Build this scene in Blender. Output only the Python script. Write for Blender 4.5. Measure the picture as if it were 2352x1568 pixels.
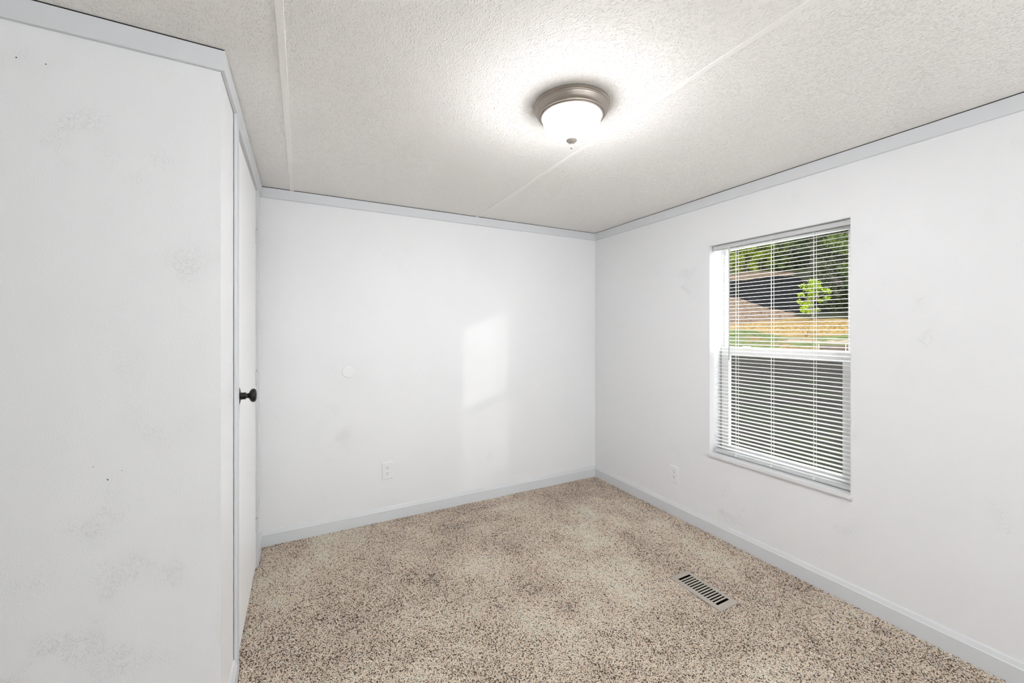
import bpy, math, random
import numpy as np
from mathutils import Vector

for o in list(bpy.data.objects):
    bpy.data.objects.remove(o)
scene = bpy.context.scene
COL = scene.collection
random.seed(7)
rng = np.random.default_rng(7)

# ------------------------------------------------------------------ camera
F_PX, YAW = 924.5, 0.4819
CAM = Vector((-2.2928, -2.8023, 1.28))
cam = bpy.data.cameras.new('camera')
cam.sensor_width = 36.0
cam.lens = F_PX / 2352 * 36.0
cam.shift_y = -26.04 / 2352
cam.clip_start = 0.02
cam.clip_end = 400
camo = bpy.data.objects.new('camera', cam)
COL.objects.link(camo)
camo.location = CAM
camo.rotation_euler = (math.pi / 2, 0, -YAW)
scene.camera = camo

# ------------------------------------------------------------------ sky, sun, exposure
SKY = 3.6
SUN = 0.33
LAMP = 140.0
EXPO = 1.38
world = bpy.data.worlds.new('hazy_sky')
scene.world = world
world.use_nodes = True
bg = world.node_tree.nodes['Background']
bg.inputs[0].default_value = (0.955, 0.970, 1.0, 1)
bg.inputs[1].default_value = SKY
sl = bpy.data.lights.new('sun', 'SUN')
sl.energy = SUN
sl.angle = math.radians(1.2)
sl.color = (1.0, 0.97, 0.92)
so = bpy.data.objects.new('sun', sl)
COL.objects.link(so)
so.location = (8, -10, 6)
so.rotation_euler = Vector((-0.888, 1.15, -0.323)).to_track_quat('-Z', 'Y').to_euler()
vs = scene.view_settings
vs.view_transform = 'Standard'
vs.look = 'None'
vs.gamma = 1.0
vs.use_curve_mapping = False
vs.exposure = EXPO


# ------------------------------------------------------------------ helpers
class MB:
    """collects vertices and faces for one mesh"""
    def __init__(s):
        s.v = []
        s.f = []

    def box(s, x0, x1, y0, y1, z0, z1):
        n = len(s.v)
        s.v += [(x, y, z) for z in (z0, z1) for y in (y0, y1) for x in (x0, x1)]
        s.f += [tuple(n + i for i in q) for q in
                ((0, 2, 3, 1), (4, 5, 7, 6), (0, 1, 5, 4), (2, 6, 7, 3), (0, 4, 6, 2), (1, 3, 7, 5))]
        return s

    def prism(s, pts, z0, z1):
        n = len(s.v)
        k = len(pts)
        s.v += [(p[0], p[1], z0) for p in pts] + [(p[0], p[1], z1) for p in pts]
        s.f += [tuple(range(n + k - 1, n - 1, -1)), tuple(range(n + k, n + 2 * k))]
        s.f += [(n + i, n + (i + 1) % k, n + k + (i + 1) % k, n + k + i) for i in range(k)]
        return s

    def lathe(s, prof, c, axis='Z', seg=64):
        """prof: (r, h) pairs; axis the direction h runs along"""
        n = len(s.v)
        m = len(prof)
        for i in range(seg):
            a = 2 * math.pi * i / seg
            for r, h in prof:
                p, q = r * math.cos(a), r * math.sin(a)
                s.v.append({'Z': (c[0] + p, c[1] + q, c[2] + h),
                            'X': (c[0] + h, c[1] + p, c[2] + q),
                            'Y': (c[0] + p, c[1] + h, c[2] + q)}[axis])
        for i in range(seg):
            j = (i + 1) % seg
            for k in range(m - 1):
                s.f.append((n + i * m + k, n + j * m + k, n + j * m + k + 1, n + i * m + k + 1))
        if prof[0][0] > 1e-5:
            s.f.append(tuple(n + i * m for i in range(seg))[::-1])
        if prof[-1][0] > 1e-5:
            s.f.append(tuple(n + i * m + m - 1 for i in range(seg)))
        return s

    def tube(s, pts, rad, seg=8):
        n = len(s.v)
        pts = [Vector(p) for p in pts]
        if not hasattr(rad, '__len__'):
            rad = [rad] * len(pts)
        for i, p in enumerate(pts):
            d = (pts[min(i + 1, len(pts) - 1)] - pts[max(i - 1, 0)]).normalized()
            u = d.orthogonal().normalized()
            w = d.cross(u)
            for k in range(seg):
                a = 2 * math.pi * k / seg
                s.v.append(tuple(p + (u * math.cos(a) + w * math.sin(a)) * rad[i]))
        for i in range(len(pts) - 1):
            for k in range(seg):
                l = (k + 1) % seg
                s.f.append((n + i * seg + k, n + i * seg + l, n + (i + 1) * seg + l, n + (i + 1) * seg + k))
        s.f.append(tuple(range(n + seg - 1, n - 1, -1)))
        e = n + (len(pts) - 1) * seg
        s.f.append(tuple(range(e, e + seg)))
        return s

    def build(s, name, mat, parent=None, smooth=False, bevel=0.0, origin=None):
        me = bpy.data.meshes.new(name)
        v = s.v
        if origin is not None:
            v = [(a - origin[0], b - origin[1], c - origin[2]) for a, b, c in v]
        me.from_pydata(v, [], s.f)
        me.validate()
        import bmesh
        bm = bmesh.new()
        bm.from_mesh(me)
        bmesh.ops.remove_doubles(bm, verts=bm.verts, dist=1e-6)
        bmesh.ops.recalc_face_normals(bm, faces=bm.faces)
        if bevel:
            ed = [e for e in bm.edges if len(e.link_faces) == 2 and e.calc_face_angle(0) > 0.6]
            bmesh.ops.bevel(bm, geom=ed, offset=bevel, segments=2, affect='EDGES', clamp_overlap=True)
        bm.to_mesh(me)
        bm.free()
        if smooth:
            me.shade_smooth()
            me.set_sharp_from_angle(angle=math.radians(38))
        me.materials.append(mat)
        o = bpy.data.objects.new(name, me)
        COL.objects.link(o)
        if origin is not None:
            o.location = origin
        if parent is not None:
            attach(o, parent)
        return o


def attach(o, parent):
    o.parent = parent
    # parents here are only translated, and may have parents of their own
    t = Vector((0, 0, 0))
    p = parent
    while p is not None:
        t += p.location
        p = p.parent
    o.location = Vector(o.location) - t


def tag(o, label=None, cat=None, group=None, kind=None):
    if label:
        o['label'] = label
    if cat:
        o['category'] = cat
    if group:
        o['group'] = group
    if kind:
        o['kind'] = kind
    return o


def empty(name, loc):
    o = bpy.data.objects.new(name, None)
    o.empty_display_size = 0.05
    COL.objects.link(o)
    o.location = loc
    return o


def mat(name, col, rough=0.6, metal=0.0, spec=0.5):
    m = bpy.data.materials.new(name)
    m.use_nodes = True
    b = m.node_tree.nodes['Principled BSDF']
    b.inputs['Base Color'].default_value = (*col, 1)
    b.inputs['Roughness'].default_value = rough
    b.inputs['Metallic'].default_value = metal
    b.inputs['Specular IOR Level'].default_value = spec
    return m


def N(m, typ, **kw):
    n = m.node_tree.nodes.new(typ)
    for k, v in kw.items():
        setattr(n, k, v)
    return n


def L(m, a, b):
    m.node_tree.links.new(a, b)


def noise(m, vec, scale, detail=2.0, rough=0.5, dist=0.0):
    n = N(m, 'ShaderNodeTexNoise')
    n.inputs['Scale'].default_value = scale
    n.inputs['Detail'].default_value = detail
    n.inputs['Roughness'].default_value = rough
    n.inputs['Distortion'].default_value = dist
    L(m, vec, n.inputs['Vector'])
    return n.outputs['Fac']


def math_(m, op, a, b=None, c=None):
    n = N(m, 'ShaderNodeMath', operation=op)
    for i, x in enumerate((a, b, c)):
        if x is None:
            continue
        if isinstance(x, (int, float)):
            n.inputs[i].default_value = x
        else:
            L(m, x, n.inputs[i])
    return n.outputs[0]


def ramp(m, fac, lo, hi):
    n = N(m, 'ShaderNodeMapRange', interpolation_type='SMOOTHSTEP')
    L(m, fac, n.inputs['Value'])
    n.inputs['From Min'].default_value = lo
    n.inputs['From Max'].default_value = hi
    return n.outputs[0]


def position(m, scale=(1, 1, 1), rot=(0, 0, 0), kind='POINT'):
    g = N(m, 'ShaderNodeNewGeometry')
    mp = N(m, 'ShaderNodeMapping', vector_type=kind)
    mp.inputs['Scale'].default_value = scale
    mp.inputs['Rotation'].default_value = rot
    L(m, g.outputs['Position'], mp.inputs['Vector'])
    return mp.outputs[0]


def bump(m, height, strength, distance, prev=None):
    b = N(m, 'ShaderNodeBump')
    b.inputs['Strength'].default_value = strength
    b.inputs['Distance'].default_value = distance
    L(m, height, b.inputs['Height'])
    if prev is not None:
        L(m, prev, b.inputs['Normal'])
    return b.outputs[0]


def set_normal(m, nrm):
    L(m, nrm, m.node_tree.nodes['Principled BSDF'].inputs['Normal'])


# ------------------------------------------------------------------ materials
def wall_paint(name, col, trowel=1.0):
    m = mat(name, col, 0.40, 0, 0.25)
    p = position(m)
    fine = noise(m, p, 260, 2, 0.5)
    n1 = bump(m, fine, 0.5, 0.0008)
    # trowel strokes: thin ridges gathered in patches
    pr = position(m, (1, 1, 6), (0.7, 0.7, 0), 'TEXTURE')
    rid = noise(m, pr, 95, 2, 0.5, 0.6)
    rid = math_(m, 'SUBTRACT', 1.0, ramp(m, math_(m, 'ABSOLUTE', math_(m, 'SUBTRACT', rid, 0.56)), 0.0, 0.03))
    rid2 = noise(m, position(m, (1, 1, 5), (-0.5, -0.6, 0.3), 'TEXTURE'), 120, 2, 0.5, 0.5)
    rid2 = math_(m, 'SUBTRACT', 1.0, ramp(m, math_(m, 'ABSOLUTE', math_(m, 'SUBTRACT', rid2, 0.56)), 0.0, 0.035))
    mask = ramp(m, noise(m, p, 2.6, 2, 0.5), 0.46, 0.68)
    mask2 = ramp(m, noise(m, p, 11.0, 1, 0.5), 0.48, 0.66)
    h = math_(m, 'MULTIPLY', math_(m, 'MULTIPLY', rid, mask), mask2)
    h2 = math_(m, 'MULTIPLY', math_(m, 'MULTIPLY', rid2, mask), mask2)
    h = math_(m, 'ADD', h, math_(m, 'MULTIPLY', h2, 0.5))
    n2 = bump(m, h, 0.7 * trowel, 0.0014, n1)
    wav = noise(m, p, 9, 1, 0.5)
    set_normal(m, bump(m, wav, 0.2, 0.003, n2))
    return m


M = {}
M['wall'] = wall_paint('painted_textured_drywall', (0.80, 0.803, 0.812))
M['trim'] = mat('pale_grey_trim_paint', (0.665, 0.678, 0.695), 0.45, 0, 0.4)
tp = position(M['trim'])
set_normal(M['trim'], bump(M['trim'], noise(M['trim'], tp, 900, 2), 0.08, 0.0005))
M['white'] = mat('white_gloss_paint', (0.74, 0.745, 0.75), 0.35, 0, 0.45)
M['door'] = mat('white_door_paint', (0.90, 0.905, 0.91), 0.4, 0, 0.4)
set_normal(M['door'], bump(M['door'], noise(M['door'], position(M['door'], (8, 8, 0.6)), 40, 3), 0.05, 0.001))
M['vinyl'] = mat('white_vinyl', (0.78, 0.78, 0.775), 0.32, 0, 0.5)
M['slat'] = mat('white_enamelled_slat', (0.82, 0.815, 0.80), 0.35, 0, 0.5)
M['rail'] = mat('grey_white_rail', (0.60, 0.605, 0.61), 0.4, 0, 0.5)
M['plastic'] = mat('white_plastic', (0.80, 0.805, 0.81), 0.3, 0, 0.5)
M['slot'] = mat('dark_slot', (0.015, 0.015, 0.015), 0.7)
M['black'] = mat('oil_rubbed_black', (0.005, 0.0048, 0.0046), 0.3, 0.0, 0.4)
M['wand'] = mat('clear_grey_acrylic', (0.42, 0.43, 0.44), 0.15, 0, 0.6)
M['cord'] = mat('white_cord', (0.82, 0.80, 0.76), 0.8)
M['nickel'] = mat('brushed_nickel', (0.40, 0.355, 0.315), 0.40, 0.85, 0.5)
np_ = position(M['nickel'], (1, 1, 1))
set_normal(M['nickel'], bump(M['nickel'], noise(M['nickel'], np_, 900, 2), 0.25, 0.0006))
M['finial'] = mat('satin_nickel_paint', (0.42, 0.385, 0.35), 0.6, 0.1, 0.3)
M['register'] = mat('tan_enamelled_steel', (0.40, 0.36, 0.31), 0.42, 0.0, 0.5)
M['duct'] = mat('dark_duct', (0.012, 0.012, 0.012), 0.8)

# ceiling board: stippled finish
def ceiling_mat(name, amp):
    m = mat(name, (0.94, 0.918, 0.885), 0.75, 0, 0.2)
    p1 = position(m, (1.0, 0.55, 1), (0, 0, 0.55))
    a = ramp(m, noise(m, p1, 250, 2, 0.5, 0.1), 0.48, 0.80)
    b_ = noise(m, position(m), 330, 2, 0.5)
    hh = math_(m, 'ADD', a, math_(m, 'MULTIPLY', b_, 0.4))
    set_normal(m, bump(m, hh, amp, 0.0042))
    return m
M['ceiling'] = ceiling_mat('stippled_ceiling_board', 0.75)
M['batten'] = ceiling_mat('ceiling_batten_paint', 0.2)
M['backing'] = mat('dark_board_back', (0.05, 0.05, 0.05), 0.9)

# glowing glass of the lamp
m = mat('lit_frosted_glass', (0.9, 0.9, 0.88), 0.4)
b = m.node_tree.nodes['Principled BSDF']
b.inputs['Emission Color'].default_value = (0.985, 0.982, 1.0, 1)
gg = N(m, 'ShaderNodeNewGeometry')
sp_ = N(m, 'ShaderNodeSeparateXYZ')
L(m, gg.outputs['Normal'], sp_.inputs[0])
dn_ = ramp(m, math_(m, 'MULTIPLY', sp_.outputs['Z'], -1.0), 0.32, 1.0)   # glow aimed downward to shrink the halo on the ceiling
sq_ = N(m, 'ShaderNodeSeparateXYZ')
L(m, gg.outputs['Position'], sq_.inputs[0])
dx_ = math_(m, 'ADD', sq_.outputs['X'], 1.386)
dy_ = math_(m, 'ADD', sq_.outputs['Y'], 1.556)
rad_ = math_(m, 'SQRT', math_(m, 'ADD', math_(m, 'MULTIPLY', dx_, dx_), math_(m, 'MULTIPLY', dy_, dy_)))
dn_ = math_(m, 'MULTIPLY', dn_, ramp(m, rad_, 0.045, 0.075))      # dimmed at the centre so the finial is not washed out
L(m, math_(m, 'ADD', math_(m, 'MULTIPLY', dn_, LAMP), 1.0), b.inputs['Emission Strength'])
M['glow'] = m

# window glass: clear with a weak mirror
m = bpy.data.materials.new('clear_window_glass')
m.use_nodes = True
nt = m.node_tree
nt.nodes.remove(nt.nodes['Principled BSDF'])
out = nt.nodes['Material Output']
tr = N(m, 'ShaderNodeBsdfTransparent')
tr.inputs[0].default_value = (0.96, 0.97, 0.965, 1)
gl = N(m, 'ShaderNodeBsdfGlossy')
gl.inputs['Roughness'].default_value = 0.01
mx = N(m, 'ShaderNodeMixShader')
mx.inputs[0].default_value = 0.012
L(m, tr.outputs[0], mx.inputs[1])
L(m, gl.outputs[0], mx.inputs[2])
L(m, mx.outputs[0], out.inputs[0])
M['glass'] = m
# insect screen: open weave
m = bpy.data.materials.new('charcoal_insect_screen')
m.use_nodes = True
b = m.node_tree.nodes['Principled BSDF']
b.inputs['Base Color'].default_value = (0.007, 0.007, 0.007, 1)
b.inputs['Roughness'].default_value = 0.8
b.inputs['Alpha'].default_value = 0.5
M['screen'] = m


def attr_mat(name, rough=0.85, spec=0.2, nscale=None, namp=0.0, transl=0.0):
    m = mat(name, (0.5, 0.5, 0.5), rough, 0, spec)
    a = N(m, 'ShaderNodeAttribute', attribute_name='Col')
    b = m.node_tree.nodes['Principled BSDF']
    if nscale:
        f = ramp(m, noise(m, position(m), nscale, 4, 0.65), 0.25, 0.75)
        f = math_(m, 'ADD', math_(m, 'MULTIPLY', f, 2 * namp), 1 - namp)
        mul = N(m, 'ShaderNodeVectorMath', operation='SCALE')
        L(m, a.outputs['Color'], mul.inputs[0])
        L(m, f, mul.inputs['Scale'])
        L(m, mul.outputs[0], b.inputs['Base Color'])
    else:
        L(m, a.outputs['Color'], b.inputs['Base Color'])
    if transl:
        b.inputs['Subsurface Weight'].default_value = 0
        td = N(m, 'ShaderNodeBsdfTranslucent')
        L(m, a.outputs['Color'], td.inputs[0])
        mx = N(m, 'ShaderNodeMixShader')
        mx.inputs[0].default_value = transl
        L(m, b.outputs[0], mx.inputs[1])
        L(m, td.outputs[0], mx.inputs[2])
        L(m, mx.outputs[0], m.node_tree.nodes['Material Output'].inputs[0])
    return m


M['carpet'] = attr_mat('frieze_carpet_yarn', 0.95, 0.1)
M['carpet_back'] = mat('carpet_backing', (0.40, 0.32, 0.25), 0.95, 0, 0.1)
M['terrain'] = attr_mat('meadow_and_bank', 0.95, 0.1, 5.0, 0.75)
M['leaf'] = attr_mat('leaves', 0.6, 0.3, None, 0, 0.35)
M['bark'] = mat('grey_brown_bark', (0.06, 0.048, 0.04), 0.9)
M['slate'] = mat('dark_slate_rock', (0.0038, 0.0037, 0.0040), 0.95, 0, 0.03)  # near-black: painted shade on the bank, and the top of the sun blocker
M['siding'] = mat('pale_siding', (.55, .55, .53), .7)
M['timber'] = mat('weathered_brown_timber', (0.06, 0.04, 0.028), 0.85)
M['stake'] = mat('pale_timber_stake', (0.22, 0.19, 0.155), 0.8)


def col_attr(me, cols):
    ca = me.color_attributes.new('Col', 'FLOAT_COLOR', 'POINT')
    c = np.ones((len(me.vertices), 4), np.float32)
    c[:, :3] = cols
    ca.data.foreach_set('color', c.ravel())


# ------------------------------------------------------------------ room shell
W = 2.511          # width between the door wall and the window wall
D = 1.303          # depth of the door wall
H = 2.13           # ceiling
XL, YF = -4.3, -4.3   # far side and wall behind the camera
RX0, RX1, RY0, RY1 = -0.604, -0.472, -1.62, -1.335   # floor register

fl = MB()
hx0, hx1, hy0, hy1 = RX0 + .018, RX1 - .018, RY0 + .018, RY1 - .018
fl.box(XL - .1, hx0, YF - .1, .1, -.10, -.0055).box(hx1, .13, YF - .1, .1, -.10, -.0055)
fl.box(hx0, hx1, YF - .1, hy0, -.10, -.0055).box(hx0, hx1, hy1, .1, -.10, -.0055)
floor = tag(fl.build('floor', M['carpet_back']), 'floor under the beige speckled carpet of the empty room', 'floor', kind='structure')

# ceiling of 1.22 m wide boards with battens over the joints
ceil = tag(MB().box(XL - .1, .13, YF - .1, .1, H + .012, H + .1).build('ceiling', M['backing']),
           'cream stippled ceiling of wide boards with thin battens', 'ceiling', kind='structure')
joints = [-3.565, -2.345, -1.125]
edges = [XL - .1] + joints + [.13]
for a, c in zip(edges[:-1], edges[1:]):
    MB().box(a + .0008, c - .0008, YF - .1, .1, H, H + .012).build('ceiling_panel', M['ceiling'], ceil)
for j in joints:
    k = MB()
    n0 = len(k.v)
    for y in (YF, -.0005):
        k.v += [(j - .0112, y, H + .001), (j - .0098, y, H - .0018), (j + .0098, y, H - .0018), (j + .0112, y, H + .001)]
    k.f += [(0, 1, 5, 4), (1, 2, 6, 5), (2, 3, 7, 6), (3, 0, 4, 7), (0, 3, 2, 1), (4, 5, 6, 7)]
    k.build('seam_batten', M['batten'], ceil)

# walls
Z0 = -.012
TOP = H + .005
tag(MB().box(XL - .1, .13, 0, .1, Z0, TOP).build('wall_back', M['wall']),
    'light grey textured back wall with a round cover plate and outlet', 'wall', kind='structure')
OY0, OY1, OZ0, OZ1 = -1.863, -1.118, 0.487, 1.814     # window opening
wr = MB()
wr.box(0, .13, YF - .1, OY0, Z0, TOP).box(0, .13, OY1, 0, Z0, TOP)
wr.box(0, .13, OY0, OY1, Z0, OZ0).box(0, .13, OY0, OY1, OZ1, TOP)
tag(wr.build('wall_right', M['wall']), 'light grey textured wall around the window with blinds', 'wall', kind='structure')
DY0, DY1, DZ = -.985, -.235, 2.034                      # door opening
wd = MB()
wd.prism([(-W, -D), (-W, DY0), (-W - .1, DY0), (-W - .1, -D + .1)], Z0, TOP)
wd.prism([(-W, DY1), (-W, 0), (-W - .1, 0), (-W - .1, DY1)], Z0, TOP)
wd.prism([(-W, DY0), (-W, DY1), (-W - .1, DY1), (-W - .1, DY0)], DZ, TOP)
tag(wd.build('wall_door', M['wall']), 'white side wall holding the flush door with black knob', 'wall', kind='structure')
tag(MB().prism([(XL, -D), (-W, -D), (-W - .1, -D + .1), (XL, -D + .1)], Z0, TOP).build('wall_left', M['wall']),
    'light grey trowelled wall filling the left of the picture', 'wall', kind='structure')
tag(MB().box(XL - .1, XL, YF - .1, 0, Z0, TOP).build('wall_side', M['wall']),
    'light grey wall at the far left, outside the picture', 'wall', kind='structure')
wf = MB()
FW = [(-2.95, -1.9), (-1.3, -.25)]                      # two unseen windows behind the camera, added to light the room
FZ0, FZ1 = .75, 2.0
xs = [XL, FW[0][0], FW[0][1], FW[1][0], FW[1][1], 0]
for i in (0, 2, 4):
    wf.box(xs[i], xs[i + 1], YF - .1, YF, Z0, TOP)
for a, c in FW:
    wf.box(a, c, YF - .1, YF, Z0, FZ0).box(a, c, YF - .1, YF, FZ1, TOP)
tag(wf.build('wall_front', M['wall']), 'light grey wall with two windows behind the viewer', 'wall', kind='structure')


# mouldings: profile (off, z) swept along a wall, ends mitred by k * off
def moulding(name, mt, p0, p1, nrm, prof, k0, k1, parent=None):
    p0, p1, nrm = Vector((*p0, 0)), Vector((*p1, 0)), Vector((*nrm, 0))
    d = (p1 - p0).normalized()
    k = MB()
    for p, kk, s in ((p0, k0, -1), (p1, k1, 1)):
        for off, z in prof:
            k.v.append(tuple(p + nrm * off + d * (s * kk * off) + Vector((0, 0, z))))
    n = len(prof)
    k.f += [(i, (i + 1) % n, n + (i + 1) % n, n + i) for i in range(n)]
    k.f += [tuple(range(n)), tuple(range(2 * n - 1, n - 1, -1))]
    return k.build(name, mt, parent)


CR = [(0, 2.1262), (0.0128, 2.1262), (0.0128, 2.0705), (0.0105, 2.0668), (0, 2.0665)]
BA = [(0, .088), (.003, .088), (.0045, .0855), (.0055, .083), (.0105, .068), (.0125, .0655), (.0125, -.011), (0, -.011)]
CX0 = DY0 - .062     # outer edge of the near door casing
CX1 = DY1 + .050
tag(moulding('trim_1', M['trim'], (-W, 0), (0, 0), (0, -1), CR, -1, -1), 'pale grey flat crown strip along top of the back wall', 'crown trim', kind='structure')
tag(moulding('trim_2', M['trim'], (0, 0), (0, YF), (-1, 0), CR, -1, -1), 'pale grey flat crown strip above the window wall', 'crown trim', kind='structure')
tag(moulding('trim_3', M['trim'], (-W, 0), (-W, -D), (1, 0), [(max(a_, .0014), z_) for a_, z_ in CR], -1, 1), 'pale grey flat crown strip directly above the door', 'crown trim', kind='structure')
tag(moulding('trim_4', M['trim'], (-W, -D), (XL, -D), (0, -1), CR, 1, -1), 'pale grey flat crown strip on the near left wall', 'crown trim', kind='structure')
tag(moulding('baseboard_back', M['trim'], (-W, 0), (0, 0), (0, -1), BA, -1, -1), 'pale grey baseboard with rounded top along the back wall', 'baseboard', kind='structure')
tag(moulding('baseboard_right', M['trim'], (0, 0), (0, YF), (-1, 0), BA, -1, -1), 'pale grey baseboard with rounded top under the window', 'baseboard', kind='structure')
bd = tag(moulding('baseboard_door', M['trim'], (-W, CX0), (-W, -D), (1, 0), BA, 0, 1), 'short pale grey baseboard on the near side of the door', 'baseboard', kind='structure')
tag(moulding('baseboard_corner', M['trim'], (-W, 0), (-W, CX1), (1, 0), BA, -1, 0), 'stub of grey baseboard between door casing and back corner', 'baseboard', kind='structure')
tag(moulding('baseboard_left', M['trim'], (-W, -D), (XL, -D), (0, -1), BA, 1, -1), 'pale grey baseboard along the near left wall', 'baseboard', kind='structure')

# dark strip painting the shade in the gap between crown and ceiling boards
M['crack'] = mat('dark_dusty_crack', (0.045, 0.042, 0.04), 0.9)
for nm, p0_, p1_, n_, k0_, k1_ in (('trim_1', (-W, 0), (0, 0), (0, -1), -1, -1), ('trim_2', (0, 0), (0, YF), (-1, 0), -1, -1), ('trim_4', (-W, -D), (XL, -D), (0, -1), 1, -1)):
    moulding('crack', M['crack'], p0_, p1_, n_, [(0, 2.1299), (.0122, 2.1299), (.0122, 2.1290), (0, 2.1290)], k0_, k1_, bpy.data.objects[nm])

# door casing
cs = empty('trim_5', (-W, CX0, 0))
tag(cs, 'pale grey flat casing framing the white door', 'door casing', kind='structure')
T = .0112
MB().box(-W + .0016, -W + T, CX0, DY0 - .004, -.01, 2.0662).build('casing_leg', M['trim'], cs, bevel=.0015)
MB().box(-W, -W + T, DY1 + .004, CX1, -.01, 2.0662).build('casing_leg', M['trim'], cs, bevel=.0015)
MB().box(-W, -W + T, DY0 - .004, DY1 + .004, DZ + .003, 2.0662).build('casing_head', M['trim'], cs, bevel=.001)

# door leaf
door = empty('door_1', (-W, DY1, 0))
tag(door, 'flush white door with round black knob, seen edge on', 'door', kind='structure')
leaf = MB().box(-W - .036, -W - .0006, DY0 + .004, DY1 - .003, .008, DZ - .004).build('door_leaf', M['door'], door, bevel=.0012)
for z in (1.783, 1.02, .224):
    h_ = MB().lathe([(.0, -.038), (.0025, -.038), (.0036, -.036), (.0036, .036), (.0025, .038), (0, .038)], (-W + .002, DY1 - .0015, z), 'Z', 14).build('hinge', M['trim'], door, True)
    MB().lathe([(.0, .038), (.003, .038), (.0036, .042), (0, .0435)], (-W + .002, DY1 - .0015, z), 'Z', 12).build('hinge_pin', M['nickel'], h_, True)
KY, KZ = -.914, 1.022
kn = MB().lathe([(0, .030), (.0095, .030), (.0105, .034), (.013, .0362), (.0195, .0385), (.0245, .0425), (.0268, .0475), (.0262, .053), (.0225, .0575), (.015, .0603), (.006, .0612), (0, .0612)],
                (-W, KY, KZ), 'X', 40).build('knob', M['black'], door, True)
MB().lathe([(0, .0), (.0325, .0), (.0335, .0015), (.0325, .004), (.026, .0062), (.0185, .0078), (.0145, .009), (.0135, .011), (.0135, .024), (.0125, .0256), (.0095, .0262), (.0095, .031), (0, .031)],
           (-W - .0006, KY, KZ), 'X', 40).build('rosette', M['black'], kn, True)

# ------------------------------------------------------------------ window
def ring(k, x0, x1, ya, yb, za, zb, w, wt=None, wb=None, wr=None):
    wt = w if wt is None else wt
    wb = w if wb is None else wb
    wr = w if wr is None else wr          # stile on the -Y side
    k.box(x0, x1, ya, ya + wr, za, zb).box(x0, x1, yb - w, yb, za, zb)
    k.box(x0, x1, ya + wr, yb - w, zb - wt, zb).box(x0, x1, ya + wr, yb - w, za, za + wb)
    return k

win = empty('window_1', (.12, -1.49, .5))
tag(win, 'white vinyl single hung window looking out on a wooded hillside', 'window', kind='structure')
SZ = .505   # top of the sill board
ring(MB(), .118, .165, OY0, OY1, OZ0, OZ1, .012, .010, .03, .024).build('frame', M['vinyl'], win, bevel=.0015)
us = ring(MB(), .130, .155, OY0 + .024, OY1 - .012, 1.128, OZ1 - .010, .018, .017, .047, .041)
us = us.build('upper_sash', M['vinyl'], win, bevel=.002)
MB().box(.140, .144, -1.802, -1.144, 1.172, 1.79).build('pane', M['glass'], us)
ls = ring(MB(), .104, .130, OY0 + .024, OY1 - .012, OZ0 + .03, 1.168, .049, .048, .036, .054)
ls = ls.build('lower_sash', M['vinyl'], win, bevel=.002)
MB().box(.114, .118, -1.8, -1.18, .55, 1.123).build('pane', M['glass'], ls)
MB().box(.098, .106, -1.60, -1.38, 1.152, 1.1595).build('lift_rail', M['vinyl'], ls, bevel=.001)
lock = MB().box(.096, .116, -1.335, -1.285, 1.168, 1.176).build('sash_lock', M['vinyl'], ls, bevel=.002)
MB().box(.092, .102, -1.325, -1.275, 1.176, 1.183).build('lock_lever', M['vinyl'], lock, bevel=.002)
sc = ring(MB(), .1655, .1715, OY0 + .01, OY1 - .008, .505, 1.15, .012).build('screen_frame', M['vinyl'], win)
k = MB()
k.v = [(.1685, OY0 + .02, .525), (.1685, OY1 - .018, .525), (.1685, OY1 - .018, 1.14), (.1685, OY0 + .02, 1.14)]
k.f = [(0, 1, 2, 3)]
k.build('screen_mesh', M['screen'], sc)
# liners of the recess and the sill board
MB().box(.0005, .118, OY1 - .003, OY1, SZ, OZ1).build('jamb_liner', M['white'], win)
MB().box(.0005, .118, OY0, OY0 + .003, SZ, OZ1).build('jamb_liner', M['white'], win)
MB().box(.0005, .118, OY0 + .003, OY1 - .003, OZ1 - .002, OZ1).build('head_liner', M['white'], win)
st = MB().prism([(-.016, OY0 - .001), (-.016, OY1 + .006), (0, OY1 + .006), (0, OY1), (.12, OY1), (.12, OY0), (0, OY0), (0, OY0 - .001)], SZ - .0185, SZ)
st.build('sill_board', M['white'], win, bevel=.0015)

# unseen windows added behind the viewer to bring in more daylight
for i, (a, c) in enumerate(FW):
    w2 = empty('window_%d' % (i + 2), ((a + c) / 2, YF - .05, FZ0))
    tag(w2, ('left' if i == 0 else 'right') + ' window in the wall behind the viewer', 'window', kind='structure')
    k = MB()
    k.box(a, a + .05, YF - .08, YF - .03, FZ0, FZ1).box(c - .05, c, YF - .08, YF - .03, FZ0, FZ1)
    k.box(a + .05, c - .05, YF - .08, YF - .03, FZ0, FZ0 + .05).box(a + .05, c - .05, YF - .08, YF - .03, FZ1 - .05, FZ1)
    k.box((a + c) / 2 - .02, (a + c) / 2 + .02, YF - .075, YF - .035, FZ0 + .05, FZ1 - .05)
    k.build('frame', M['vinyl'], w2)
    MB().box(a + .05, (a + c) / 2 - .02, YF - .057, YF - .053, FZ0 + .05, FZ1 - .05).build('pane', M['glass'], w2)  # panes of the added windows
    MB().box((a + c) / 2 + .02, c - .05, YF - .057, YF - .053, FZ0 + .05, FZ1 - .05).build('pane', M['glass'], w2)

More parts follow.
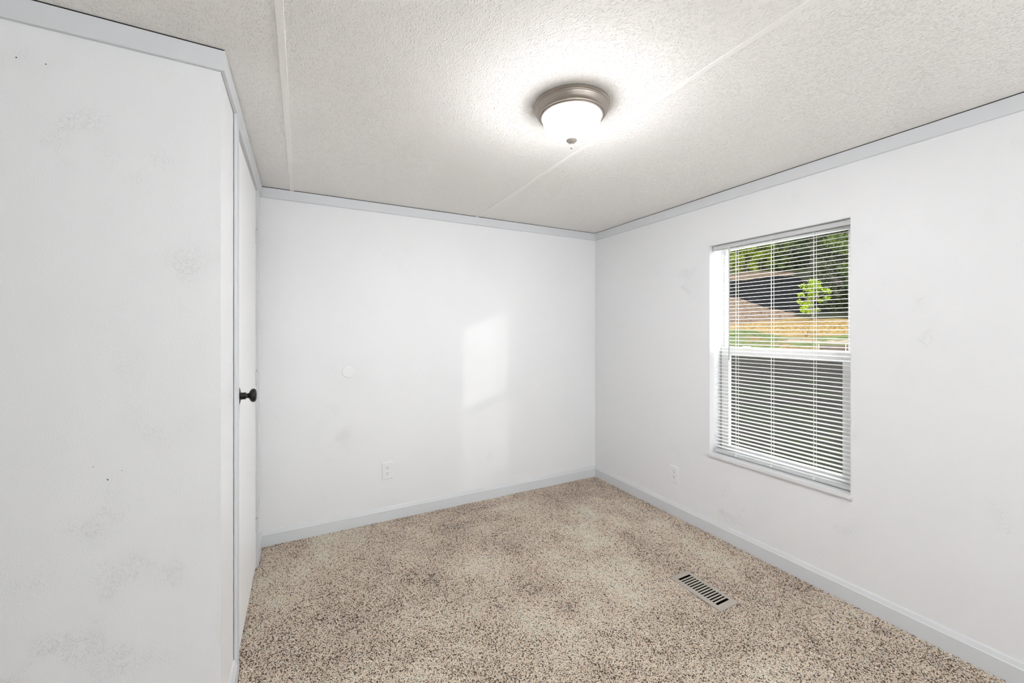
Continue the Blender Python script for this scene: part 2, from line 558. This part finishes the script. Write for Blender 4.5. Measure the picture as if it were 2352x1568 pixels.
# ------------------------------------------------------------------ blind
BX, BY0, BY1 = .048, -1.853, -1.129
bl = empty('window_blind', (BX, (BY0 + BY1) / 2, SZ))
tag(bl, 'white horizontal slat blind hanging lowered inside the window recess', 'blind')
hr = MB()
hr.box(BX - .0215, BX + .0215, BY0, BY1, 1.785, 1.8105)
hr = hr.build('headrail', M['rail'], bl, bevel=.002)
for y in (BY0 - .001, BY1 - .0195):
    MB().box(BX - .0235, BX - .0215, y, y + .0205, 1.784, 1.8115).build('end_bracket', M['rail'], hr)
PITCH, WS, TILT = .02155, .0254, 0.075
ztop = 1.7760
cross = []
for i in range(7):
    t = i / 6 - .5
    cross.append((t * WS, TILT * t * WS + .0020 * (1 - 4 * t * t)))
k = MB()
for y in (BY0 + .002, BY1 - .002):
    k.v += [(a, y, z + .00022) for a, z in cross] + [(a, y, z - .00022) for a, z in cross[::-1]]
n = 14
k.f += [(i, (i + 1) % n, n + (i + 1) % n, n + i) for i in range(n)]
k.f += [tuple(range(n)), tuple(range(2 * n - 1, n - 1, -1))]
slat0 = k.build('slat', M['slat'], None, True)
slat0.location = (BX, 0, ztop)
attach(slat0, bl)
zb = ztop
while zb - PITCH > .541:
    zb -= PITCH
    c = slat0.copy()
    COL.objects.link(c)
    c.location = Vector((BX, 0, zb)) - bl.location
BRZ0, BRZ1 = .509, .531
br = MB().box(BX - .0125, BX + .0125, BY0 + .002, BY1 - .002, BRZ0, BRZ1).build('bottom_rail', M['rail'], bl, bevel=.004)
for yl in (-1.272, -1.479, -1.690):
    MB().lathe([(0, -.0155), (.0055, -.0155), (.0065, -.0142), (.0065, -.0125), (0, -.0125)], (BX, yl, .519), 'X', 16).build('rail_plug', M['plastic'], br, True)
    for dx in (-.0132, .0132):
        MB().tube([(BX + dx, yl, 1.786), (BX + dx, yl, .530)], .0009, 6).build('ladder_cord', M['cord'], bl)
    MB().tube([(BX, yl + .005, 1.786), (BX, yl + .005, .530)], .0007, 6).build('lift_cord', M['cord'], bl)
wand = MB().tube([(BX - .034, -1.243, 1.775), (BX - .034, -1.243, 1.097)], .0034, 6).build('wand', M['wand'], bl)
MB().tube([(BX - .022, -1.243, 1.793), (BX - .030, -1.243, 1.791), (BX - .034, -1.243, 1.784), (BX - .034, -1.243, 1.772)], .0017, 8).build('wand_hook', M['plastic'], wand)

# ------------------------------------------------------------------ ceiling light
LX, LY = -1.386, -1.556
lamp = empty('ceiling_light', (LX, LY, H))
tag(lamp, 'brushed nickel flush ceiling light with glowing white glass bowl', 'ceiling light')
pan = [(0, 0), (.1375, 0), (.1405, -.002), (.1418, -.005), (.1418, -.0085), (.1400, -.0105), (.1362, -.0118), (.1355, -.0150), (.1372, -.0170),
       (.1382, -.0190), (.1374, -.0212), (.1352, -.0245), (.1325, -.0300), (.1290, -.0350), (.1258, -.0378), (.1238, -.0386), (.1242, -.0404),
       (.1232, -.0428), (.1205, -.0434), (.1188, -.0430), (.1190, -.0452), (.1175, -.0474), (.1145, -.0480), (.1125, -.0468), (.1120, -.035), (0, -.035)]
MB().lathe(pan, (LX, LY, H - .001), 'Z', 96).build('canopy', M['nickel'], lamp, True)
g = [(0, -.036), (.1095, -.036), (.1105, -.044)]
for i in range(1, 15):
    t = i / 14
    a = t * math.pi / 2
    g.append((.1105 * math.cos(a) ** .93, -.044 - .0835 * math.sin(a)))
g[-1] = (0.0, -.1275)
MB().lathe(g, (LX, LY, H - .001), 'Z', 64).build('glass_bowl', M['glow'], lamp, True)
fi = [(0, -.1255), (.0120, -.1265), (.0195, -.1290), (.0208, -.1315), (.0190, -.1352), (.0115, -.1405), (.0055, -.1440), (.0046, -.1475), (.0060, -.1500),
      (.0070, -.1540), (.0064, -.1580), (.0040, -.1612), (.0020, -.1632), (0, -.1642)]
MB().lathe(fi, (LX, LY, H - .001), 'Z', 32).build('finial', M['finial'], lamp, True)

# ------------------------------------------------------------------ outlets and cover plate
def outlet(loc, face, label):
    """duplex outlet; built facing -Y, then turned"""
    root = empty('wall_outlet', loc)
    tag(root, label, 'outlet', 'duplex wall outlets')
    def put(k, name, mt, parent, bevel=0.0, smooth=False):
        if face == 'X':   # faces -X: (x, y, z) -> (y, -x, z)
            k.v = [(y, -x, z) for x, y, z in k.v]
        o = k.build(name, mt, None, smooth, bevel)
        o.parent = parent
        return o
    k = MB()
    w, h, t = .035, .0575, .0058
    for yy, s in ((0, 0), (-t * .45, 0), (-t, .0035)):
        k.v += [(-w + s, yy, -h + s), (w - s, yy, -h + s), (w - s, yy, h - s), (-w + s, yy, h - s)]
    for j in (0, 4):
        k.f += [(j + i, j + (i + 1) % 4, j + 4 + (i + 1) % 4, j + 4 + i) for i in range(4)]
    k.f += [(0, 3, 2, 1), (8, 9, 10, 11)]
    pl = put(k, 'cover_plate', M['plastic'], root)
    for dz in (.0195, -.0195):
        k = MB()
        pts = []
        for i in range(28):
            a = 2 * math.pi * i / 28
            pts.append((.0172 * math.cos(a), max(-.0135, min(.0135, .0172 * math.sin(a)))))
        for yy in (-t + .0005, -t - .0012):
            k.v += [(x, yy, z + dz) for x, z in pts]
        n = len(pts)
        k.f += [(i, (i + 1) % n, n + (i + 1) % n, n + i) for i in range(n)] + [tuple(range(n))[::-1], tuple(range(n, 2 * n))]
        rc = put(k, 'receptacle', M['plastic'], root)
        yb = -t - .0016
        put(MB().box(-.0075, -.0053, yb, -t, dz + .0010, dz + .0092), 'slot', M['slot'], rc)
        put(MB().box(.0055, .0073, yb, -t, dz + .0016, dz + .0086), 'slot', M['slot'], rc)
        put(MB().lathe([(0, yb), (.0026, yb), (.0026, -t), (0, -t)], (0, 0, dz - .0065), 'Y', 12), 'ground_hole', M['slot'], rc)
    put(MB().lathe([(0, -t - .0012), (.002, -t - .001), (.0032, -t), (0, -t)], (0, 0, 0), 'Y', 12), 'screw', M['plastic'], root, 0, True)
    return root

outlet((-1.778, 0, .332), 'Y', 'white outlet low on back wall below the round cover plate')
outlet((0, -.853, .281), 'X', 'white outlet low on the window wall, left of the window')
rp = MB().lathe([(0, .0), (.041, .0), (.041, -.0032), (.0398, -.0054), (.036, -.0064), (0, -.0066)], (-2.021, 0, 1.013), 'Y', 48)
cp = empty('round_cover_plate', (-2.021, 0, 1.013))
tag(cp, 'round blank cover plate painted to match the back wall', 'cover plate')
M['plate'] = mat('painted_cover_plate', (0.80, 0.803, 0.812), 0.38, 0, 0.35)
rp.build('disc', M['plate'], cp, True)
for dx in (-.028, .028):
    MB().lathe([(0, -.0072), (.0018, -.0070), (.0032, -.0062), (0, -.0060)], (-2.021 + dx * .7, 0, 1.013 + dx * .7), 'Y', 12).build('screw', M['plate'], cp, True)

# ------------------------------------------------------------------ floor register
rg = empty('floor_register', ((RX0 + RX1) / 2, (RY0 + RY1) / 2, 0))
tag(rg, 'tan metal floor vent register with dark slots set in carpet', 'floor vent')
ZR = .0035
ix0, ix1 = RX0 + .0235, RX1 - .0235
iy0, iy1 = RY0 + .031, RY1 - .031
k = MB()
def loop(x0, x1, y0, y1, z):
    return [(x0, y0, z), (x1, y0, z), (x1, y1, z), (x0, y1, z)]
k.v = loop(RX0, RX1, RY0, RY1, -.008) + loop(RX0, RX1, RY0, RY1, .0005) + loop(RX0 + .006, RX1 - .006, RY0 + .006, RY1 - .006, ZR) \
    + loop(ix0, ix1, iy0, iy1, ZR) + loop(ix0, ix1, iy0, iy1, ZR - .0016)
for j in (0, 4, 8, 12):
    k.f += [(j + i, j + (i + 1) % 4, j + 4 + (i + 1) % 4, j + 4 + i) for i in range(4)]
k.build('flange', M['register'], rg, True)
nb = 13
# slots: first and last wider
gap, bar = .0080, 0
Lt = iy1 - iy0
ends = .0135
bar = (Lt - 2 * ends - 12 * gap) / 13
y = iy0 + ends
for i in range(nb):
    MB().box(ix0 - .001, ix1 + .001, y, y + bar, ZR - .0016, ZR).build('bar', M['register'], rg)
    y += bar + gap
k = MB()
k.v = loop(hx0, hx1, hy0, hy1, -.002) + loop(hx0, hx1, hy0, hy1, -.16)
k.f = [(i, (i + 1) % 4, 4 + (i + 1) % 4, 4 + i) for i in range(4)] + [(4, 5, 6, 7)]
k.build('duct', M['duct'], rg)

# ------------------------------------------------------------------ carpet pile
def smooth_noise(x, y, cell, seed):
    """cheap value noise, -1..1"""
    r = np.random.default_rng(seed)
    tab = r.uniform(-1, 1, (64, 64))
    fx, fy = x / cell + 100, y / cell + 100
    ix, iy = np.floor(fx).astype(int), np.floor(fy).astype(int)
    tx, ty = fx - ix, fy - iy
    tx, ty = tx * tx * (3 - 2 * tx), ty * ty * (3 - 2 * ty)
    g = lambda a, b_: tab[a % 64, b_ % 64]
    return (g(ix, iy) * (1 - tx) + g(ix + 1, iy) * tx) * (1 - ty) + (g(ix, iy + 1) * (1 - tx) + g(ix + 1, iy + 1) * tx) * ty


def pile(x0, x1, y0, y1, sp):
    gx, gy = np.meshgrid(np.arange(x0 + sp / 2, x1, sp), np.arange(y0 + sp / 2, y1, sp))
    x, y = gx.ravel(), gy.ravel()
    x = x + rng.uniform(-.45, .45, x.size) * sp
    y = y + rng.uniform(-.45, .45, x.size) * sp
    return np.stack([x, y, np.full(x.size, sp)], 1)

E_ = .0135
parts = [pile(-W + E_, -E_, -D, -E_, .0038), pile(-W + .05, -E_, -2.45, -D, .0037),
         pile(XL + E_, -W + .05, -2.45, -D - E_, .014), pile(XL + E_, -E_, YF + E_, -2.45, .014)]
P = np.concatenate(parts)
# under the door leaf the pile runs on a little
dr = pile(-W - .04, -W + E_, DY0 + .01, DY1 - .01, .0044)
P = np.concatenate([P, dr])
keep = ~((P[:, 0] > RX0 - .001) & (P[:, 0] < RX1 + .001) & (P[:, 1] > RY0 - .001) & (P[:, 1] < RY1 + .001))
P = P[keep]
n = len(P)
sc_ = P[:, 2] / .0044
brush = smooth_noise(P[:, 0], P[:, 1], .24, 3) * .7 + smooth_noise(P[:, 0], P[:, 1], .10, 4) * .55 + smooth_noise(P[:, 0], P[:, 1], .04, 5) * .25
ang = rng.uniform(0, 2 * math.pi, n)
ln = rng.uniform(.0030, .0054, n) * sc_       # half length of the yarn end
wd_ = rng.uniform(.0019, .0030, n) * sc_      # half width
zt = rng.uniform(-.0024, -.0006, n) + .0010 * brush
lx, ly = .0016 * brush, -.0022 * brush
ca_, sa_ = np.cos(ang), np.sin(ang)
V = np.zeros((n, 4, 3), np.float32)
for j, (al, pe) in enumerate(((1.0, .15), (-.85, .9), (-.35, -1.25))):
    V[:, j, 0] = P[:, 0] + ca_ * ln * al - sa_ * wd_ * pe + lx
    V[:, j, 1] = P[:, 1] + sa_ * ln * al + ca_ * wd_ * pe + ly
    V[:, j, 2] = zt + rng.uniform(-.0010, .0010, n)
V[:, 3, :2] = P[:, :2]
V[:, 3, 2] = zt - .0034
tri = np.array([[0, 1, 2], [0, 3, 1], [1, 3, 2], [2, 3, 0]])
F = (tri[None] + (np.arange(n) * 4)[:, None, None]).reshape(-1)
me = bpy.data.meshes.new('carpet')
me.vertices.add(n * 4)
me.vertices.foreach_set('co', V.ravel())
me.loops.add(len(F))
me.loops.foreach_set('vertex_index', F.astype(np.int32))
me.polygons.add(len(F) // 3)
me.polygons.foreach_set('loop_start', np.arange(0, len(F), 3, dtype=np.int32))
me.update(calc_edges=True)
pick = rng.uniform(0, 1, n)
dark = .20 - .13 * brush
base = np.array([.93, .75, .60])
C_ = np.tile(base, (n, 1)) * rng.uniform(.85, 1.15, (n, 1))
lite = pick > .70
C_[lite] = np.array([.96, .87, .775]) * rng.uniform(.92, 1.0, (lite.sum(), 1))
dk = pick < dark
C_[dk] = np.array([.19, .135, .095]) * rng.uniform(.5, 1.4, (dk.sum(), 1))
rust = (pick > .45) & (pick < .456)
C_[rust] = (.42, .24, .12)
C_ *= (1 + .13 * brush)[:, None]
col_attr(me, np.repeat(np.clip(C_, 0, .95), 4, axis=0))
me.materials.append(M['carpet'])
cpt = bpy.data.objects.new('carpet', me)
COL.objects.link(cpt)
tag(cpt, 'beige and brown speckled frieze carpet covering the floor', 'carpet', kind='stuff')

# ------------------------------------------------------------------ outdoors
A = np.array([.883, .468])      # away from the window
R = np.array([.468, -.883])     # to the right of that
O2 = np.array([CAM.x, CAM.y])

def gz(d, rr):
    z = np.interp(d, [0, 8, 12, 16, 20, 25, 32, 38, 42, 46, 50, 53, 57, 66, 90, 140],
                  [-.75, -.75, -.7, -.5, -.1, .43, .99, 1.75, 2.1, 3.5, 6.1, 7.2, 8.5, 11.5, 20, 36])
    x = O2[0] + d * A[0] + rr * R[0]
    y = O2[1] + d * A[1] + rr * R[1]
    w = np.clip((d - 10) / 30, 0, 1)
    z = z + w * (.35 * smooth_noise(x, y, 4.0, 11) + .15 * smooth_noise(x, y, 1.3, 12))
    z = z - np.clip((d - 44) / 6, 0, 1) * np.clip(rr - 1, 0, 8) * .35     # the bank falls off to the right
    return z

def gp(d, rr, dz=0.0):
    return Vector((O2[0] + d * A[0] + rr * R[0], O2[1] + d * A[1] + rr * R[1], float(gz(np.array(d), np.array(rr))) + dz))

ds = np.concatenate([np.arange(3.4, 30, .35), np.arange(30, 62, .3), np.arange(62, 140, 3)])
rs = np.concatenate([np.arange(-60, -12, 3), np.arange(-12, 12.01, .3), np.arange(15, 61, 3)])
dd, rr = np.meshgrid(ds, rs, indexing='ij')
zz = gz(dd, rr)
xx = O2[0] + dd * A[0] + rr * R[0]
yy = O2[1] + dd * A[1] + rr * R[1]
inside = xx < .3
zz = np.where(inside, -.8, zz)
k1 = len(rs)
vt = np.stack([xx, yy, zz], -1).reshape(-1, 3)
fc = [(i * k1 + j, (i + 1) * k1 + j, (i + 1) * k1 + j + 1, i * k1 + j + 1) for i in range(len(ds) - 1) for j in range(k1 - 1)]
me = bpy.data.meshes.new('hillside_ground')
me.from_pydata(vt.tolist(), [], fc)
me.shade_smooth()
OUT = .26
soil = np.array([.048, .038, .028])
turf = np.array([.032, .042, .011])
grass = np.array([.11, .15, .03])
straw = np.array([.34, .22, .07])
road = np.array([.36, .28, .21])
rub = np.array([.22, .15, .10])
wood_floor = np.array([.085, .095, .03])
nz = smooth_noise(xx, yy, 1.6, 21) * .6 + smooth_noise(xx, yy, .5, 22) * .5
cc = np.where((nz > .05)[..., None], turf, soil)
def zone(mask, c):
    global cc
    cc = np.where(mask[..., None], c, cc)
dn = dd + 1.2 * nz
zone(dn > 22, grass)
zone((dn > 22) & (nz > .35), straw * .7)
zone((dn > 26.5) & (dn < 29.5) & (rr > -.2), road)
zone((dn > 33.5), straw)
zone((dn > 30.5) & (dn < 33.5) & (nz > .2), straw * .7)
zone((dn > 29) & (dn < 33) & (rr > 1.6), grass * 1.2)
zone((dn > 41), rub)
zone((dn > 41) & (rr > .6), wood_floor * .35)  # dark shade at the foot of the wood, painted into the ground colour
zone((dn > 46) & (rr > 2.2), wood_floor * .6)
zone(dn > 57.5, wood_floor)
zone((dn > 55.5) & (dn < 58) & (nz > 0), grass)
col_attr(me, cc.reshape(-1, 3) * OUT)
me.materials.append(M['terrain'])
gr = bpy.data.objects.new('hillside_ground', me)
COL.objects.link(gr)
tag(gr, 'meadow rising to a bank outside the window', 'ground', kind='structure')

# raised sheet on the bank, its near-black colour painting the hillside shade
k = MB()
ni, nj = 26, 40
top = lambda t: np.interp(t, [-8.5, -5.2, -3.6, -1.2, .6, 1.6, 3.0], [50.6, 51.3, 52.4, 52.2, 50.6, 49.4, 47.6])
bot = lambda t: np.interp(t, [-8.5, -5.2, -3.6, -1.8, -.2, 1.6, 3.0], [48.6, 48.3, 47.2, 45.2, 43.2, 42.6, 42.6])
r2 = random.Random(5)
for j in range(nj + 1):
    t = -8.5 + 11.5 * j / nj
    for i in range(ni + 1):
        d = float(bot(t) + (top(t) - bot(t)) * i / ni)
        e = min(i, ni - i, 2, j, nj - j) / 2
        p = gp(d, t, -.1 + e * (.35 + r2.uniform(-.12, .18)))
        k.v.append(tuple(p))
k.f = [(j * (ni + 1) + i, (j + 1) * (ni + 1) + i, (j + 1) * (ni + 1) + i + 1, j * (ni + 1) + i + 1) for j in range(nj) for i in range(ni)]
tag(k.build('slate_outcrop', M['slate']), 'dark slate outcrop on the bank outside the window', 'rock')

# foliage: leaf blades gathered in clumps
def leaves(name, clumps, size, cols, parent, seed):
    q = np.random.default_rng(seed)
    vs_, cs_ = [], []
    for (c, rad, cnt) in clumps:
        p = q.normal(size=(cnt, 3))
        p /= np.linalg.norm(p, axis=1)[:, None]
        p *= (q.uniform(.25, 1, (cnt, 1)) ** .6) * np.array(rad)
        p += np.array(c)
        a = q.normal(size=(cnt, 3))
        a /= np.linalg.norm(a, axis=1)[:, None]
        b = np.cross(a, q.normal(size=(cnt, 3)))
        b /= np.linalg.norm(b, axis=1)[:, None]
        s = size * q.uniform(.6, 1.3, (cnt, 1))
        quad = np.stack([p - a * s, p - b * s * .45, p + a * s, p + b * s * .45], 1)
        vs_.append(quad.reshape(-1, 3))
        cl = np.array(cols)[q.integers(0, len(cols), cnt)] * q.uniform(.7, 1.3, (cnt, 1))
        cs_.append(np.repeat(cl, 4, axis=0))
    v = np.concatenate(vs_)
    me = bpy.data.meshes.new(name)
    nq = len(v) // 4
    me.vertices.add(len(v))
    me.vertices.foreach_set('co', v.astype(np.float32).ravel())
    me.loops.add(len(v))
    me.loops.foreach_set('vertex_index', np.arange(len(v), dtype=np.int32))
    me.polygons.add(nq)
    me.polygons.foreach_set('loop_start', np.arange(0, len(v), 4, dtype=np.int32))
    me.update(calc_edges=True)
    col_attr(me, np.concatenate(cs_) * .31)
    me.materials.append(M['leaf'])
    o = bpy.data.objects.new(name, me)
    COL.objects.link(o)
    o.parent = parent
    return o


def tree(name, d, rr, h, spread, cols, label, seed, low=.12, nc=26, per=110, size=.24, group='trees on the hillside', cat='tree', clump=.36):
    q = random.Random(seed)
    root = empty(name, gp(d, rr))
    tag(root, label, cat, group)
    bend = q.uniform(-.3, .3)
    k = MB()
    pts = [(bend * t * t, q.uniform(-.1, .1) * t, -.3 + (h * .86 + .3) * t) for t in (0, .3, .6, .85, 1)]
    k.tube(pts, [h * .018 + .03, h * .015 + .02, h * .011, h * .006, .01], 7)
    k.build('trunk', M['bark'], None, True).parent = root
    clumps = []
    for i in range(nc):
        t = low + (1 - low) * (i + .5) / nc
        a = q.uniform(0, 6.283)
        w = spread * math.sin(math.pi * min(.97, .22 + .74 * t)) ** .8
        rad = w * q.uniform(.25, .95)
        c = (math.cos(a) * rad + bend * t * t, math.sin(a) * rad, h * t)
        clumps.append((c, (spread * clump, spread * clump, spread * clump * .75), per))
        if i % 3 == 0:
            b = MB()
            z = h * t * .86
            b.tube([(bend * t * t, 0, z - .5), (c[0] * .55, c[1] * .55, z), (c[0], c[1], c[2])], [.06, .04, .015], 5)
            b.build('branch', M['bark'], None).parent = root
    leaves('foliage', clumps, size, cols, root, seed)
    return root

LIME = [(.50, .60, .04), (.62, .72, .05), (.30, .42, .03)]
MID = [(.14, .22, .025), (.24, .34, .03), (.07, .11, .015)]
DARK = [(.05, .075, .018), (.09, .13, .022), (.025, .036, .010)]
DEEP = [(.03, .042, .012), (.05, .068, .018), (.11, .15, .025)]
spots = [
    ('leafy_tree', 58.5, -4.6, 8.5, 2.4, LIME, 'yellow-green leafy tree above the left end of the slate outcrop'),
    ('leafy_tree', 59.5, -2.9, 7.5, 2.0, LIME, 'smaller yellow-green tree beside the taller lime one on the ridge'),
    ('leafy_tree', 62.0, -6.9, 9.0, 2.6, MID, 'mid-green tree on the ridge at the far left of the view'),
    ('dark_tree', 60.5, -.6, 10, 2.6, DARK, 'dark tree in the middle of the ridge above the bank'),
    ('leafy_tree', 57.5, .3, 4.2, 1.8, MID, 'low mid-green tree at the middle edge of the bank'),
    ('dark_tree', 56.5, 2.2, 12, 2.8, DARK, 'tall dark tree right of the middle of the hillside'),
    ('dark_tree', 49.5, 3.9, 13, 2.6, DEEP, 'deep shaded tree behind the bright green sapling'),
    ('dark_tree', 47.0, 6.0, 14, 3.0, DEEP, 'deep shaded tree at the right edge of the view'),
    ('leafy_tree', 44.8, 4.9, 12.5, 2.2, MID, 'tree with sunlit leaf sprays high at the right of the view'),
    ('dark_tree', 52.0, 8.8, 14, 3.4, DARK, 'dark tree just beyond the right side of the window'),
    ('dark_tree', 66.0, 3.5, 14, 3.6, DARK, 'broad dark tree far up the slope behind the others'),
    ('dark_tree', 68.0, -2.0, 13, 3.6, DEEP, 'broad shaded tree far up the slope, middle'),
    ('dark_tree', 69.0, -6.5, 13, 3.8, DARK, 'broad dark tree far up the slope, left'),
    ('dark_tree', 60.0, -11, 11, 3.4, DARK, 'dark tree beyond the left side of the window'),
    ('leafy_tree', 56.0, 13, 14, 3.8, MID, 'mid-green tree well to the right of the window'),
]
for i, (nm, d, r_, hh, sp, cl, lb) in enumerate(spots):
    tree(nm, d, r_, hh, sp, cl, lb, 100 + i, low=.04, nc=36, per=230 if d < 62 else 110, size=.135 if d < 62 else .3)
# bright scrub along the edge of the bank
for i, (d, r_) in enumerate(((57.2, -7.4), (57.0, -5.9), (57.1, -4.2), (57.2, -2.7), (57.0, -1.3), (56.6, 0.1))):
    tree('ridge_bush', d, r_, 2.2 + .5 * (i % 3), 1.35, LIME if i < 4 else MID,
         ['sunlit bush at the far left of the bank edge', 'sunlit bush second from the left on the bank edge', 'sunlit bush below the tall lime tree on the bank edge',
          'sunlit bush below the smaller lime tree', 'green bush left of the middle of the bank edge', 'green bush in the middle of the bank edge'][i],
         400 + i, low=.04, nc=12, per=150, size=.12, group='bushes along the bank edge', cat='bush')
# undergrowth hiding the trunks on the right
for i, (d, r_) in enumerate(((44.2, 3.2), (44.0, 4.6), (43.6, 6.2), (46.0, 2.4), (47.5, 5.2))):
    tree('shrub', d, r_, 2.0 + .5 * (i % 3), 1.3, DARK if i % 2 else DEEP,
         ['dark shrub at the foot of the bank behind the sapling', 'dark shrub second along the foot of the wood', 'dark shrub at the right foot of the wood',
          'shaded shrub left of the wood on the bank', 'shaded shrub up among the right-hand trunks'][i], 300 + i, low=.05, nc=10, per=110, size=.17, group='shrubs at the foot of the wood', cat='shrub')
tree('sapling', 38.0, 1.45, 3.0, 1.3, [(.50, .72, .012), (.40, .60, .012), (.60, .78, .02)], 'bright yellow-green sapling standing in the meadow before the bank', 77,
     low=.18, nc=34, per=42, size=.085, group='sapling in the meadow', clump=.20)
# dry bare bush in the straw
k = MB()
q = random.Random(3)
for i in range(9):
    a = q.uniform(0, 6.283)
    l = q.uniform(.5, .95)
    k.tube([(0, 0, -.05), (math.cos(a) * l * .3, math.sin(a) * l * .3, l * .55), (math.cos(a) * l * .75, math.sin(a) * l * .75, l)], [.02, .014, .006], 5)
o = k.build('dry_bush', mat('dry_twig', (.09, .06, .04), .9))
o.location = gp(33.5, 1.0)
tag(o, 'leafless dry bush in the yellow grass below the sapling', 'bush')

# specks on the near left wall and the ceiling
M['speck'] = mat('dark_speck', (.10, .095, .09), .8)
for x, z, w in ((-2.795, .908, .0011), (-2.766, .868, .0020), (-2.737, .889, .0010), (-2.939, 1.977, .0018), (-2.886, 1.976, .0016)):
    k = MB().lathe([(0, 0), (w, 0), (w * .9, -.0004), (0, -.0005)], (x, -D, z), 'Y', 10)
    k.build('nick', M['speck'], bpy.data.objects['wall_left'])
MB().lathe([(0, 0), (.0016, 0), (.0014, -.0004), (0, -.0005)], (-.455, -2.226, H), 'Z', 10).build('nail_hole', M['speck'], ceil)

# added, unseen house behind and to the right of the viewer; it keeps the low sun off the added windows behind the viewer
nb_ = empty('neighbour_house', (5.3, -16, -.75))
tag(nb_, 'two storey pale sided house next door, behind the viewer', 'house')
MB().box(2.0, 8.2, -18.5, -14.2, -.75, 5.2).build('siding', M['siding'], nb_)
k = MB()
k.v = [(1.6, -18.9, 5.15), (8.6, -18.9, 5.15), (8.6, -13.8, 5.15), (1.6, -13.8, 5.15), (1.6, -16.35, 6.9), (8.6, -16.35, 6.9)]
k.f = [(0, 1, 5, 4), (2, 3, 4, 5), (0, 4, 3), (1, 2, 5), (0, 3, 2, 1)]
k.build('roof', M['slate'], nb_)
for x in (3.0, 5.0, 7.0):
    for z in (.6, 3.4):
        MB().box(x - .45, x + .45, -14.22, -14.16, z, z + 1.2).build('house_window', M['vinyl'], nb_)

# low timber retaining wall at the right
tw = empty('timber_edging', gp(23.2, 2.0, -.3))
tag(tw, 'low brown timber retaining wall with pale stakes in the yard', 'retaining wall')
dirv = Vector((R[0], R[1], 0))
for row in range(3):
    for seg in range(3):
        c = gp(23.2, 1.75 + seg * 1.25) + dirv * 0
        k = MB().box(-.61, .61, -.06, .06, -.12 + row * .15, .025 + row * .15)
        o = k.build('plank', M['timber'], None, bevel=.01)
        o.rotation_euler = (0, 0, math.atan2(R[1], R[0]))
        o.location = c - tw.location
        o.location.z = row * 0.0 + .28
        o.parent = tw
for seg in range(4):
    c = gp(23.05, 1.15 + seg * .95)
    k = MB().box(-.022, .022, -.022, .022, -.3, .42)
    o = k.build('stake', M['stake'], None, bevel=.006)
    o.rotation_euler = (0, 0, math.atan2(R[1], R[0]))
    o.location = c - tw.location
    o.location.z = .25
    o.parent = tw
